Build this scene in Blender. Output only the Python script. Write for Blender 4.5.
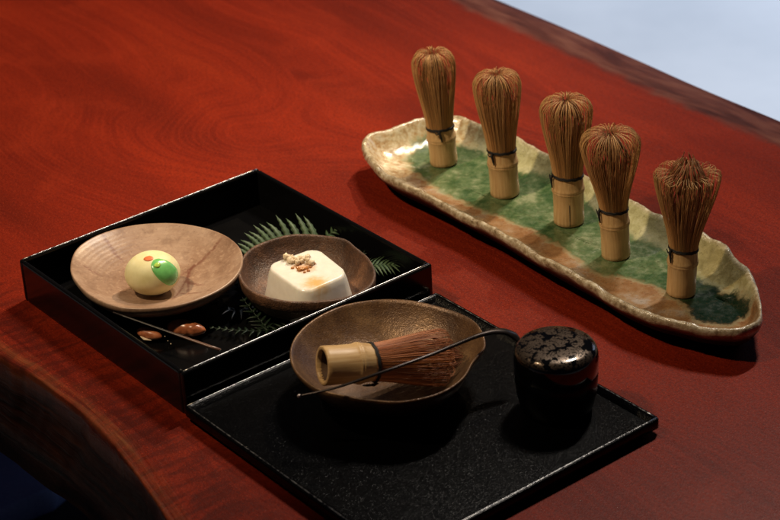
import bpy, math, random
import numpy as np
from mathutils import Vector, Matrix, noise

random.seed(7)
S = bpy.context.scene
for o in list(bpy.data.objects):
    bpy.data.objects.remove(o)
C = S.collection
R = math.radians
PI = math.pi

# ------------------------------------------------------------------ camera
PITCH, ROLL, FPX, HC = .50443, -.05507, 2070.5, .95
_F = np.array([0, math.cos(PITCH), -math.sin(PITCH)])
_R0 = np.array([1., 0, 0]); _U0 = np.cross(_R0, _F)
_R = _R0 * math.cos(ROLL) + _U0 * math.sin(ROLL)
_U = -_R0 * math.sin(ROLL) + _U0 * math.cos(ROLL)
cd = bpy.data.cameras.new('camera'); cam = bpy.data.objects.new('camera', cd); C.objects.link(cam)
M3 = Matrix(((_R[0], _U[0], -_F[0]), (_R[1], _U[1], -_F[1]), (_R[2], _U[2], -_F[2])))
cam.matrix_world = Matrix.Translation((0, 0, HC)) @ M3.to_4x4()
cd.sensor_width = 36; cd.lens = FPX / 780 * 36
cd.clip_start = .05; cd.clip_end = 60
cd.dof.use_dof = True; cd.dof.focus_distance = 1.84; cd.dof.aperture_fstop = 9.0
S.camera = cam


def at(x, y, z=0.):
    """point of the place at height z that the photo shows at pixel x, y"""
    d = _F + _R * (x - 390) / FPX + _U * (260 - y) / FPX
    t = (z - HC) / d[2]
    p = d * t
    return Vector((p[0], p[1], z))


# ------------------------------------------------------------------ light
W = bpy.data.worlds.new('World'); S.world = W; W.use_nodes = True
bg = W.node_tree.nodes['Background']
bg.inputs[0].default_value = (.22, .38, 1, 1); bg.inputs[1].default_value = .008
S.view_settings.view_transform = 'Standard'; S.view_settings.look = 'None'
S.view_settings.exposure = 0; S.view_settings.gamma = 1


def lamp(name, kind, loc, target, power, col, size, sizey=None, spot=None, blend=.5):
    l = bpy.data.lights.new(name, kind); l.energy = power; l.color = col
    if kind == 'AREA':
        l.shape = 'RECTANGLE' if sizey else 'DISK'; l.size = size
        if sizey: l.size_y = sizey
    else:
        l.shadow_soft_size = size
        if spot: l.spot_size = R(spot); l.spot_blend = blend
    o = bpy.data.objects.new(name, l); C.objects.link(o); o.location = loc
    o.rotation_euler = (Vector(target) - Vector(loc)).to_track_quat('-Z', 'Y').to_euler()
    return o


# warm ceiling spot beyond the table, right of the box: throws the box's shadow to the front left
L0 = Vector((-.341, 1.684, .043))
K1 = L0 + Vector((.031, .037, .0435)) * 38
lamp('ceiling_spot', 'SPOT', K1, (-.42, 2.0, 0), 215, (1, .74, .46), .035, spot=38, blend=1.)
# warm ceiling spot left of the whisks
k2 = Vector((-.62, -.26, .95)).normalized()
lamp('ceiling_spot', 'SPOT', Vector((.12, 1.74, 0)) + k2 * 2.0, (.03, 1.80, 0), 112, (1, .76, .48), .045, spot=31, blend=1.)
# daylight on the floor beyond the table, to the right
lamp('window_beam', 'SPOT', (2.2, 6.0, 2.6), (.60, 3.15, -.42), 740, (.72, .82, 1), .25, spot=24, blend=.5)
lamp('window_light', 'AREA', (2.4, 4.3, .9), (1.0, 3.1, -.42), 7, (.55, .70, 1), 1.4, 1.0)
# added lamp strip, hung high to put glints on the box rims
def strip(loc, power, col, sx, sy):
    """lamp whose long side runs along the back edge of the box"""
    wl = lamp('added_glint_lamp', 'AREA', loc, (-.15, 1.66, 0), power, col, sx, sy)
    z = (Vector(loc) - Vector((-.15, 1.66, 0))).normalized()
    x = Vector((.795, .606, 0)); x = (x - z * x.dot(z)).normalized(); y = z.cross(x)
    wl.rotation_euler = Matrix((x, y, z)).transposed().to_euler()
strip((.81, 2.81, 2.60), 60, (1, .90, .78), .45, .06)

# ------------------------------------------------------------------ helpers
class MB:
    def __init__(s): s.v = []; s.f = []; s.a = {}
    def add(s, vs, fs, **at_):
        n = len(s.v); s.v += [tuple(p) for p in vs]; s.f += [tuple(i + n for i in f) for f in fs]
        for k_, val in at_.items():
            s.a.setdefault(k_, [0.] * n); s.a[k_] += list(val)
        for k_ in s.a:
            if len(s.a[k_]) < len(s.v): s.a[k_] += [0.] * (len(s.v) - len(s.a[k_]))
        return n
    def rings(s, rs, close_u=True, cap0=False, cap1=False, **at_):
        """rs: list of rings, each a list of points"""
        m = len(rs[0]); vs = [p for r in rs for p in r]; fs = []
        for i in range(len(rs) - 1):
            for j in range(m if close_u else m - 1):
                j2 = (j + 1) % m
                fs.append((i * m + j, i * m + j2, (i + 1) * m + j2, (i + 1) * m + j))
        if cap0: fs.append(tuple(range(m))[::-1])
        if cap1: fs.append(tuple((len(rs) - 1) * m + j for j in range(m)))
        s.add(vs, fs, **at_)
    def build(s, name, mat, parent=None, smooth=True, bevel=0, sub=0, loc=None, recalc=True):
        me = bpy.data.meshes.new(name); me.from_pydata(s.v, [], s.f)
        for k_, val in s.a.items():
            a = me.attributes.new(k_, 'FLOAT', 'POINT'); a.data.foreach_set('value', val)
        me.materials.append(mat)
        if recalc:
            import bmesh
            bm = bmesh.new(); bm.from_mesh(me); bmesh.ops.recalc_face_normals(bm, faces=bm.faces); bm.to_mesh(me); bm.free()
        for p in me.polygons: p.use_smooth = smooth
        me.update()
        o = bpy.data.objects.new(name, me); C.objects.link(o)
        if parent:
            o.parent = parent
            if loc is None: pass
        if bevel:
            b = o.modifiers.new('b', 'BEVEL'); b.width = bevel; b.segments = 3; b.limit_method = 'ANGLE'; b.angle_limit = R(35)
        if sub:
            b = o.modifiers.new('s', 'SUBSURF'); b.levels = b.render_levels = sub
        return o


def tag(o, label=None, cat=None, group=None, kind=None):
    for k_, v_ in (('label', label), ('category', cat), ('group', group), ('kind', kind)):
        if v_: o[k_] = v_
    return o


def empty(name, loc, label, cat, group=None, rot=None):
    o = bpy.data.objects.new(name, None); C.objects.link(o); o.location = loc; o.empty_display_size = .02
    if rot: o.rotation_euler = rot
    return tag(o, label, cat, group)


def tube(mb, pts, rad, n=6, flat=1., **kw):
    """round tube along points; rad a number or a list"""
    pts = [Vector(p) for p in pts]; rs = []
    if not hasattr(rad, '__len__'): rad = [rad] * len(pts)
    if not hasattr(flat, '__len__'): flat = [flat] * len(pts)
    up = Vector((0, 0, 1))
    for i, p in enumerate(pts):
        t = (pts[min(i + 1, len(pts) - 1)] - pts[max(i - 1, 0)]).normalized()
        a = t.cross(up)
        if a.length < .05: a = t.cross(Vector((1, 0, 0)))
        a.normalize(); b = a.cross(t).normalized()
        rs.append([p + (a * math.cos(2 * PI * j / n) + b * math.sin(2 * PI * j / n) * flat[i]) * rad[i] for j in range(n)])
    mb.rings(rs, cap0=True, cap1=True, **kw)


def catmull(P, n):
    P = [Vector(p) for p in P]; out = []
    m = len(P)
    for i in range(m - 1):
        a, b, c, d = P[max(i - 1, 0)], P[i], P[i + 1], P[min(i + 2, m - 1)]
        for j in range(n):
            t = j / n
            out.append(.5 * ((2 * b) + (c - a) * t + (2 * a - 5 * b + 4 * c - d) * t * t + (3 * b - a - 3 * c + d) * t ** 3))
    out.append(P[-1]); return out


def lathe(mb, prof, n=64, cx=0, cy=0, wob=0, seed=0, close=False):
    rs = []
    for r, z in prof:
        ring = []
        for j in range(n):
            a = 2 * PI * j / n
            w = 1 + wob * noise.noise((math.cos(a) * 1.3 + seed, math.sin(a) * 1.3, z * 12))
            ring.append((cx + r * w * math.cos(a), cy + r * w * math.sin(a), z))
        rs.append(ring)
    mb.rings(rs)


# ------------------------------------------------------------------ materials
class NT:
    def __init__(s, name):
        s.m = bpy.data.materials.new(name); s.m.use_nodes = True; s.t = s.m.node_tree
        s.b = s.t.nodes['Principled BSDF']
    def n(s, typ, **kw):
        nd = s.t.nodes.new(typ)
        for k_, v_ in kw.items(): setattr(nd, k_, v_)
        return nd
    def l(s, a, b): s.t.links.new(a, b)
    def put(s, nd, key, v_):
        if hasattr(v_, 'is_linked') or isinstance(v_, bpy.types.NodeSocket): s.l(v_, nd.inputs[key])
        else: nd.inputs[key].default_value = v_
    def math(s, op, a, b=0., c=0., clamp=False):
        nd = s.n('ShaderNodeMath', operation=op); nd.use_clamp = clamp
        s.put(nd, 0, a); s.put(nd, 1, b)
        if op in ('MULTIPLY_ADD', 'SMOOTH_MIN', 'COMPARE'): s.put(nd, 2, c)
        return nd.outputs[0]
    def coord(s, kind='Object', scale=(1, 1, 1), rot=(0, 0, 0), loc=(0, 0, 0)):
        tc = s.n('ShaderNodeTexCoord'); mp = s.n('ShaderNodeMapping')
        s.l(tc.outputs[kind], mp.inputs[0])
        mp.inputs['Scale'].default_value = scale; mp.inputs['Rotation'].default_value = rot; mp.inputs['Location'].default_value = loc
        return mp.outputs[0]
    def noise(s, vec, scale, detail=4, rough=.55, dist=0., out=0):
        nd = s.n('ShaderNodeTexNoise'); s.l(vec, nd.inputs['Vector'])
        nd.inputs['Scale'].default_value = scale; nd.inputs['Detail'].default_value = detail
        nd.inputs['Roughness'].default_value = rough; nd.inputs['Distortion'].default_value = dist
        return nd.outputs[out]
    def ramp(s, fac, stops, interp='LINEAR'):
        nd = s.n('ShaderNodeValToRGB'); cr = nd.color_ramp; cr.interpolation = interp
        while len(cr.elements) < len(stops): cr.elements.new(.5)
        for e, (p, c) in zip(cr.elements, stops):
            e.position = p; e.color = (*c, 1) if len(c) == 3 else c
        s.put(nd, 0, fac); return nd.outputs[0]
    def maprange(s, v_, a, b, c=0., d=1., smooth=False):
        nd = s.n('ShaderNodeMapRange'); nd.clamp = True
        if smooth: nd.interpolation_type = 'SMOOTHSTEP'
        s.put(nd, 0, v_)
        for i, q in zip((1, 2, 3, 4), (a, b, c, d)): nd.inputs[i].default_value = q
        return nd.outputs[0]
    def mix(s, fac, a, b, mode='MIX'):
        nd = s.n('ShaderNodeMix', data_type='RGBA', blend_type=mode)
        s.put(nd, 0, fac)
        for i, q in ((6, a), (7, b)):
            if isinstance(q, tuple): nd.inputs[i].default_value = (*q, 1) if len(q) == 3 else q
            else: s.l(q, nd.inputs[i])
        return nd.outputs[2]
    def attr(s, name): return s.n('ShaderNodeAttribute', attribute_name=name).outputs['Fac']
    def bump(s, h, strength=.3, dist=.001, normal=None):
        nd = s.n('ShaderNodeBump'); nd.inputs['Strength'].default_value = strength; nd.inputs['Distance'].default_value = dist
        s.l(h, nd.inputs['Height'])
        if normal: s.l(normal, nd.inputs['Normal'])
        s.l(nd.outputs[0], s.b.inputs['Normal']); return nd.outputs[0]
    def set(s, **kw):
        names = dict(col='Base Color', rough='Roughness', metal='Metallic', coat='Coat Weight', coatr='Coat Roughness', spec='Specular IOR Level',
                     sss='Subsurface Weight', sssr='Subsurface Radius', ssss='Subsurface Scale', trans='Transmission Weight', ior='IOR', aniso='Anisotropic')
        for k_, v_ in kw.items():
            if isinstance(v_, tuple) and len(v_) == 3 and k_ == 'col': v_ = (*v_, 1)
            s.put(s.b, names[k_], v_)
        return s.m


def m_table():
    t = NT('polished_red_wood')
    v = t.coord('Object', rot=(0, 0, R(54)))
    # slow warp so that the grain flows
    w1 = t.noise(v, 2.6, 2, .5, 0, 1)
    wv = t.n('ShaderNodeVectorMath', operation='MULTIPLY_ADD'); t.l(w1, wv.inputs[0]); wv.inputs[1].default_value = (.10, .10, 0); t.l(v, wv.inputs[2])
    sep = t.n('ShaderNodeSeparateXYZ'); t.l(wv.outputs[0], sep.inputs[0]); y = sep.outputs[1]
    kp = at(222, 140, 0)
    sub = t.n('ShaderNodeVectorMath', operation='SUBTRACT'); tc = t.n('ShaderNodeTexCoord'); t.l(tc.outputs['Object'], sub.inputs[0]); sub.inputs[1].default_value = kp
    rt = t.n('ShaderNodeMapping'); t.l(sub.outputs[0], rt.inputs[0]); rt.inputs['Rotation'].default_value = (0, 0, R(30)); rt.inputs['Scale'].default_value = (.62, 1.1, 1)
    ln = t.n('ShaderNodeVectorMath', operation='LENGTH'); t.l(rt.outputs[0], ln.inputs[0])
    g = t.math('EXPONENT', t.math('MULTIPLY', t.math('POWER', t.math('DIVIDE', ln.outputs['Value'], .12), 2), -1))
    va = t.n('ShaderNodeMapping'); t.l(wv.outputs[0], va.inputs[0]); va.inputs['Scale'].default_value = (1.2, 7, 1)
    big = t.noise(va.outputs[0], 1.6, 3, .5)
    n1 = t.noise(va.outputs[0], 1.0, 2, .5)
    ph = t.math('ADD', t.math('MULTIPLY', y, 170), t.math('ADD', t.math('MULTIPLY', n1, 26), t.math('MULTIPLY', g, 27)))
    lines = t.math('MULTIPLY_ADD', t.math('SINE', ph), .5, .5)
    l2 = t.math('MULTIPLY_ADD', t.math('SINE', t.math('MULTIPLY', ph, 3.3)), .5, .5)
    amp = t.maprange(t.noise(va.outputs[0], 2.4, 2, .5), .35, .65)
    amp = t.math('MAXIMUM', amp, g)
    vf = t.n('ShaderNodeMapping'); t.l(wv.outputs[0], vf.inputs[0]); vf.inputs['Scale'].default_value = (10, 90, 1)
    fib = t.noise(vf.outputs[0], 9, 3, .6)
    cl = t.noise(v, 7, 3, .55, .5)
    pore = t.noise(v, 720, 2, .6)
    grit = t.noise(v, 330, 3, .7)
    col = t.ramp(big, [(.28, (.100, .0082, .0026)), (.45, (.152, .0118, .0033)), (.6, (.196, .0155, .0040)), (.78, (.245, .0225, .0052))])
    col = t.mix(t.math('MULTIPLY', t.math('MULTIPLY', t.maprange(lines, .35, 1), amp), .34), col, (.085, .0050, .0022))
    col = t.mix(t.math('MULTIPLY', t.math('MULTIPLY', t.maprange(l2, .5, 1), amp), .18), col, (.34, .030, .010))
    col = t.mix(t.math('MULTIPLY', t.maprange(fib, .48, .70), .28), col, (.075, .0045, .002))
    col = t.mix(t.math('MULTIPLY', t.maprange(cl, .55, .75), .30), col, (.36, .036, .010))
    col = t.mix(t.math('MULTIPLY', t.maprange(grit, .48, .62), .50), col, (.060, .0045, .002))
    col = t.mix(t.math('MULTIPLY', t.maprange(pore, .58, .68), .50), col, (.42, .050, .016))
    scr = t.noise(v, 1100, 2, .6)
    col = t.mix(t.math('MULTIPLY', t.maprange(scr, .56, .66), .55), col, (.045, .004, .002))
    ed = t.attr('edge_left'); al = t.attr('along')
    cb = t.n('ShaderNodeCombineXYZ'); t.l(t.math('MULTIPLY', al, 1), cb.inputs[0]); t.l(ed, cb.inputs[1])
    # curl figure across the grain near the live edge
    vc = t.n('ShaderNodeMapping'); t.l(cb.outputs[0], vc.inputs[0]); vc.inputs['Scale'].default_value = (95, 24, 1); vc.inputs['Rotation'].default_value = (0, 0, R(14))
    curl = t.noise(vc.outputs[0], 1.0, 3, .5, .7)
    nearl = t.maprange(ed, .12, .03, 0, 1, True)
    col = t.mix(t.math('MULTIPLY', t.maprange(curl, .42, .60), t.math('MULTIPLY', nearl, .62)), col, (.045, .0055, .0025))
    # sapwood and hard ridges along the natural edge
    vb = t.n('ShaderNodeMapping'); t.l(cb.outputs[0], vb.inputs[0]); vb.inputs['Scale'].default_value = (9, 150, 1)
    ridge = t.noise(vb.outputs[0], 1.3, 4, .6, .5)
    wobn = t.noise(v, 24, 4, .6)
    e2 = t.math('ADD', ed, t.math('MULTIPLY_ADD', wobn, .026, -.013))
    sap = t.ramp(ridge, [(.34, (.018, .006, .003)), (.44, (.070, .020, .007)), (.62, (.14, .050, .017)), (.75, (.20, .088, .032))])
    col = t.mix(t.math('MULTIPLY', t.maprange(e2, .018, .004, 0, 1), t.maprange(al, .25, .75, .80, .45)), col, sap)
    er = t.math('ADD', t.attr('edge_right'), t.math('MULTIPLY_ADD', wobn, .03, -.015))
    sap2 = t.ramp(ridge, [(.35, (.050, .018, .012)), (.5, (.12, .045, .030)), (.7, (.20, .09, .06))])
    bands = t.noise(va.outputs[0], 9, 3, .6)
    col = t.mix(t.math('MULTIPLY', t.maprange(er, .060, .042, 0, 1, True), .85), col, t.ramp(bands, [(.35, (.032, .012, .010)), (.5, (.085, .030, .022)), (.68, (.145, .060, .042))]))
    side_shade = t.ramp(ridge, [(.35, (.006, .002, .001)), (.55, (.022, .006, .003)), (.75, (.045, .013, .005))])  # bark tone of the side face, with its shade put into the colour
    col = t.mix(t.attr('side'), col, side_shade)
    edgeh = t.math('MULTIPLY', t.maprange(ed, .03, .0), ridge)
    h = t.math('ADD', t.math('MULTIPLY', fib, .25), t.math('MULTIPLY', pore, .35))
    h = t.math('ADD', h, t.math('MULTIPLY', edgeh, 3.0))
    h = t.math('ADD', h, t.math('MULTIPLY', grit, .25))
    t.bump(h, .4, .0011)
    return t.set(col=col, rough=t.maprange(fib, .2, .8, .30, .44), coat=.0, coatr=.22, spec=t.maprange(t.attr('side'), 0, 1, .20, .03))


def m_lacquer(rough=.16, tex=None):
    t = NT('black_lacquer' if not tex else 'ribbed_black_lacquer')
    v = t.coord('Object')
    if tex:
        vm = t.coord('Object', scale=(420, 1500, 420)) if tex == 1 else v
        n = t.noise(vm, 1.0, 2, .6, .3)
        n2 = t.noise(v, 700, 2, .5)
        t.bump(t.math('ADD', n, t.math('MULTIPLY', n2, .3)), .6, .0003)
        return t.set(col=(.0012, .0012, .0015), rough=.24, spec=.10)
    n = t.noise(v, 60, 3, .5)
    t.bump(t.noise(v, 900, 2), .04, .0003)
    return t.set(col=(.003, .003, .0034), rough=t.maprange(n, .3, .7, rough, rough + .06), spec=.38)


def m_clay(name, base, hi, dark, rough=.35, scale=1., spec=.5, rugged=1., metal=0.):
    t = NT(name); v = t.coord('Object')
    a = t.noise(v, 26 * scale, 5, .6); b = t.noise(v, 240 * scale, 3, .65); c = t.noise(v, 900, 2, .5)
    col = t.ramp(a, [(.3, dark), (.5, base), (.72, hi)])
    col = t.mix(t.math('MULTIPLY', t.maprange(b, .5, .72), .55), col, dark)
    col = t.mix(t.math('MULTIPLY', t.maprange(c, .58, .68), .55), col, hi)
    cd_ = t.noise(v, 1300, 2, .6)
    col = t.mix(t.math('MULTIPLY', t.maprange(cd_, .5, .62), .6), col, dark)
    t.bump(t.math('ADD', t.math('MULTIPLY', b, .6), t.math('ADD', t.math('MULTIPLY', c, .5), t.math('MULTIPLY', a, rugged * 1.2))), .5, .0012 * rugged)
    return t.set(col=col, rough=t.maprange(b, .3, .7, rough, rough + .15), spec=spec, metal=metal)


def m_plate():
    t = NT('tan_stoneware'); v = t.coord('Object')
    a = t.noise(v, 22, 4, .6); b = t.noise(v, 260, 3, .6); c = t.noise(v, 700, 2, .5)
    col = t.ramp(a, [(.3, (.19, .110, .070)), (.48, (.28, .175, .115)), (.7, (.38, .265, .19))])
    # throwing rings
    sp = t.n('ShaderNodeSeparateXYZ'); t.l(v, sp.inputs[0])
    ln = t.n('ShaderNodeVectorMath', operation='LENGTH'); t.l(v, ln.inputs[0])
    ringv = t.math('SINE', t.math('ADD', t.math('MULTIPLY', ln.outputs['Value'], 1250), t.math('MULTIPLY', a, 5)))
    col = t.mix(t.math('MULTIPLY', t.maprange(ringv, .2, 1), .10), col, (.22, .11, .065))
    # straw marks: reddish streaks
    for (x0, y0, x1, y1, w) in STRAW:
        dx, dy = x1 - x0, y1 - y0; L = math.hypot(dx, dy)
        mp = t.n('ShaderNodeMapping', vector_type='TEXTURE'); t.l(v, mp.inputs[0])
        mp.inputs['Location'].default_value = (x0, y0, 0); mp.inputs['Rotation'].default_value = (0, 0, math.atan2(dy, dx))
        s2 = t.n('ShaderNodeSeparateXYZ'); t.l(mp.outputs[0], s2.inputs[0])
        wv = t.math('ADD', s2.outputs[1], t.math('MULTIPLY_ADD', a, .016, -.008))
        d = t.math('ABSOLUTE', wv)
        k1 = t.maprange(d, w * 1.5, w * .2, 0, 1, True)
        k2 = t.math('MULTIPLY', t.maprange(s2.outputs[0], -.004, .006), t.maprange(s2.outputs[0], L + .004, L - .008))
        col = t.mix(t.math('MULTIPLY', t.math('MULTIPLY', k1, k2), .62), col, (.13, .042, .026))
    col = t.mix(t.math('MULTIPLY', t.maprange(c, .62, .72), .5), col, (.10, .05, .03))
    col = t.mix(t.math('MULTIPLY', t.maprange(b, .52, .70), .40), col, (.50, .35, .24))
    mt = t.noise(v, 75, 4, .65)
    col = t.mix(t.math('MULTIPLY', t.maprange(mt, .52, .66), .40), col, (.15, .085, .055))
    t.bump(t.math('ADD', t.math('MULTIPLY', ringv, .14), t.math('MULTIPLY', c, .35)), .3, .0006)
    return t.set(col=col, rough=.36, spec=.45)


def m_glaze():
    t = NT('green_and_amber_glaze'); v = t.coord('Object')
    gd = t.attr('green'); ac = t.attr('across'); rim = t.attr('rim'); al = t.attr('along')
    a = t.noise(v, 38, 5, .62); b = t.noise(v, 170, 4, .65); c = t.noise(v, 620, 3, .6)
    mid = t.noise(v, 85, 3, .6, .5)
    # near side: orange brown, far side: pale straw-green
    near = t.ramp(a, [(.3, (.15, .065, .024)), (.46, (.25, .125, .050)), (.58, (.31, .19, .10)), (.70, (.36, .29, .23))])
    far = t.ramp(mid, [(.3, (.30, .28, .13)), (.5, (.42, .41, .22)), (.7, (.55, .54, .34))])
    acn = t.math('ADD', ac, t.math('MULTIPLY_ADD', a, .05, -.025))
    body = t.mix(t.maprange(acn, -.004, .016, 0, 1, True), near, far)
    # left end is cream and amber
    aln = t.math('ADD', al, t.math('MULTIPLY_ADD', mid, .08, -.04))
    cream = t.ramp(b, [(.35, (.36, .21, .09)), (.5, (.50, .40, .24)), (.65, (.62, .57, .42))])
    body = t.mix(t.math('MULTIPLY', t.maprange(aln, .085, .045, 0, 1, True), .85), body, cream)
    # toward the right end far wall is olive brown
    ol = t.ramp(mid, [(.3, (.13, .095, .03)), (.55, (.24, .19, .07)), (.75, (.36, .30, .13))])
    body = t.mix(t.math('MULTIPLY', t.math('MULTIPLY', t.maprange(aln, .30, .42, 0, 1, True), t.maprange(acn, -.01, .02)), .8), body, ol)
    gcol = t.ramp(t.math('ADD', t.math('MULTIPLY', a, .75), t.math('MULTIPLY', b, .25)), [(.3, (.020, .050, .017)), (.44, (.045, .092, .033)), (.54, (.10, .15, .065)), (.66, (.25, .28, .16))])
    deep = t.maprange(t.math('ADD', al, t.math('MULTIPLY', mid, .03)), .40, .45, 0, 1, True)
    gcol = t.mix(t.math('MULTIPLY', deep, .97), gcol, (.002, .012, .006))
    gn = t.math('ADD', gd, t.math('MULTIPLY_ADD', a, .026, -.0105))
    gn = t.math('ADD', gn, t.math('MULTIPLY_ADD', b, .010, -.005))
    col = t.mix(t.maprange(gn, -.006, .003, 0, 1, True), body, gcol)
    vo = t.n('ShaderNodeTexVoronoi', feature='DISTANCE_TO_EDGE'); vo.inputs['Scale'].default_value = 150
    wz = t.n('ShaderNodeVectorMath', operation='MULTIPLY_ADD'); t.l(t.noise(v, 120, 2, .5, 0, 1), wz.inputs[0]); wz.inputs[1].default_value = (.006, .006, 0); t.l(v, wz.inputs[2]); t.l(wz.outputs[0], vo.inputs['Vector'])
    crk = t.math('MULTIPLY', t.maprange(vo.outputs['Distance'], .035, .0), t.maprange(t.noise(v, 30, 2), .42, .58))
    col = t.mix(t.math('MULTIPLY', crk, .38), col, (.10, .065, .03))
    spc = t.noise(v, 420, 2, .6)
    col = t.mix(t.math('MULTIPLY', t.maprange(spc, .62, .70), .45), col, (.05, .035, .015))
    pool = t.maprange(t.math('ABSOLUTE', t.math('ADD', gn, .003)), .0035, .0)
    col = t.mix(t.math('MULTIPLY', pool, .35), col, (.42, .40, .24))
    # lip: rougher ochre with pits
    lipc = t.ramp(b, [(.34, (.16, .12, .07)), (.5, (.38, .31, .20)), (.66, (.56, .51, .38))])
    col = t.mix(t.math('MULTIPLY', t.maprange(rim, .45, .9), .85), col, lipc)
    # unglazed dark underside
    col = t.mix(t.attr('under'), col, (.018, .012, .009))
    h = t.math('ADD', t.math('MULTIPLY', b, t.math('MULTIPLY_ADD', rim, .9, .35)), t.math('MULTIPLY', c, .12))
    t.bump(h, .55, .0016)
    rg = t.math('ADD', t.maprange(b, .3, .7, .17, .34), t.math('MULTIPLY', t.attr('under'), .5))
    return t.set(col=col, rough=rg, spec=t.maprange(t.attr('under'), 0, 1, .55, .15), coat=t.maprange(t.attr('under'), 0, 1, .2, 0), coatr=.08)


def m_bamboo(name='pale_bamboo', tone=1.):
    t = NT(name); v = t.coord('Object', scale=(160, 160, 9)); v2 = t.coord('Object')
    a = t.noise(v, 3, 3, .6); b = t.noise(v2, 45, 3, .6)
    col = t.ramp(a, [(.3, (.42 * tone, .25 * tone, .105 * tone)), (.5, (.55 * tone, .36 * tone, .165 * tone)), (.7, (.64 * tone, .45 * tone, .23 * tone))])
    col = t.mix(t.math('MULTIPLY', t.maprange(b, .5, .72), .4), col, (.38 * tone, .20 * tone, .08 * tone))
    t.bump(a, .25, .0004)
    return t.set(col=col, rough=.42, spec=.4)


def m_tine(name='split_bamboo', tone=(.52, .295, .115)):
    t = NT(name)
    v = t.attr('tv')
    v2 = t.coord('Object', scale=(300, 300, 30)); a = t.noise(v2, 3, 2, .5)
    c = t.ramp(v, [(0, tuple(q * .62 for q in tone)), (.5, tone), (1, tuple(min(1, q * 1.35) for q in tone))])
    c = t.mix(t.math('MULTIPLY', t.maprange(a, .5, .7), .4), c, tuple(q * .6 for q in tone))
    return t.set(col=c, rough=.5, spec=.3)


def m_simple(name, col, rough=.5, spec=.5, var=None, scale=80, bump=0., **kw):
    t = NT(name); v = t.coord('Object'); n = t.noise(v, scale, 4, .6)
    c = t.ramp(n, [(.3, tuple(q * .7 for q in col)), (.55, col), (.75, var or tuple(min(1, q * 1.25) for q in col))])
    if bump: t.bump(n, bump, .001)
    return t.set(col=c, rough=rough, spec=spec, **kw)


# ------------------------------------------------------------------ floor (setting)
fm = NT('pale_floor'); fv = fm.coord('Object')
fn = fm.noise(fv, 3, 4, .6)
FLOORM = fm.set(col=fm.ramp(fn, [(.3, (.46, .52, .60)), (.7, (.56, .62, .70))]), rough=.55, spec=.3)
fb = MB(); fb.add([(-6, -2, -.42), (6, -2, -.42), (6, 9, -.42), (-6, 9, -.42)], [(0, 1, 2, 3)])
tag(fb.build('floor', FLOORM), kind='structure')

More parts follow.
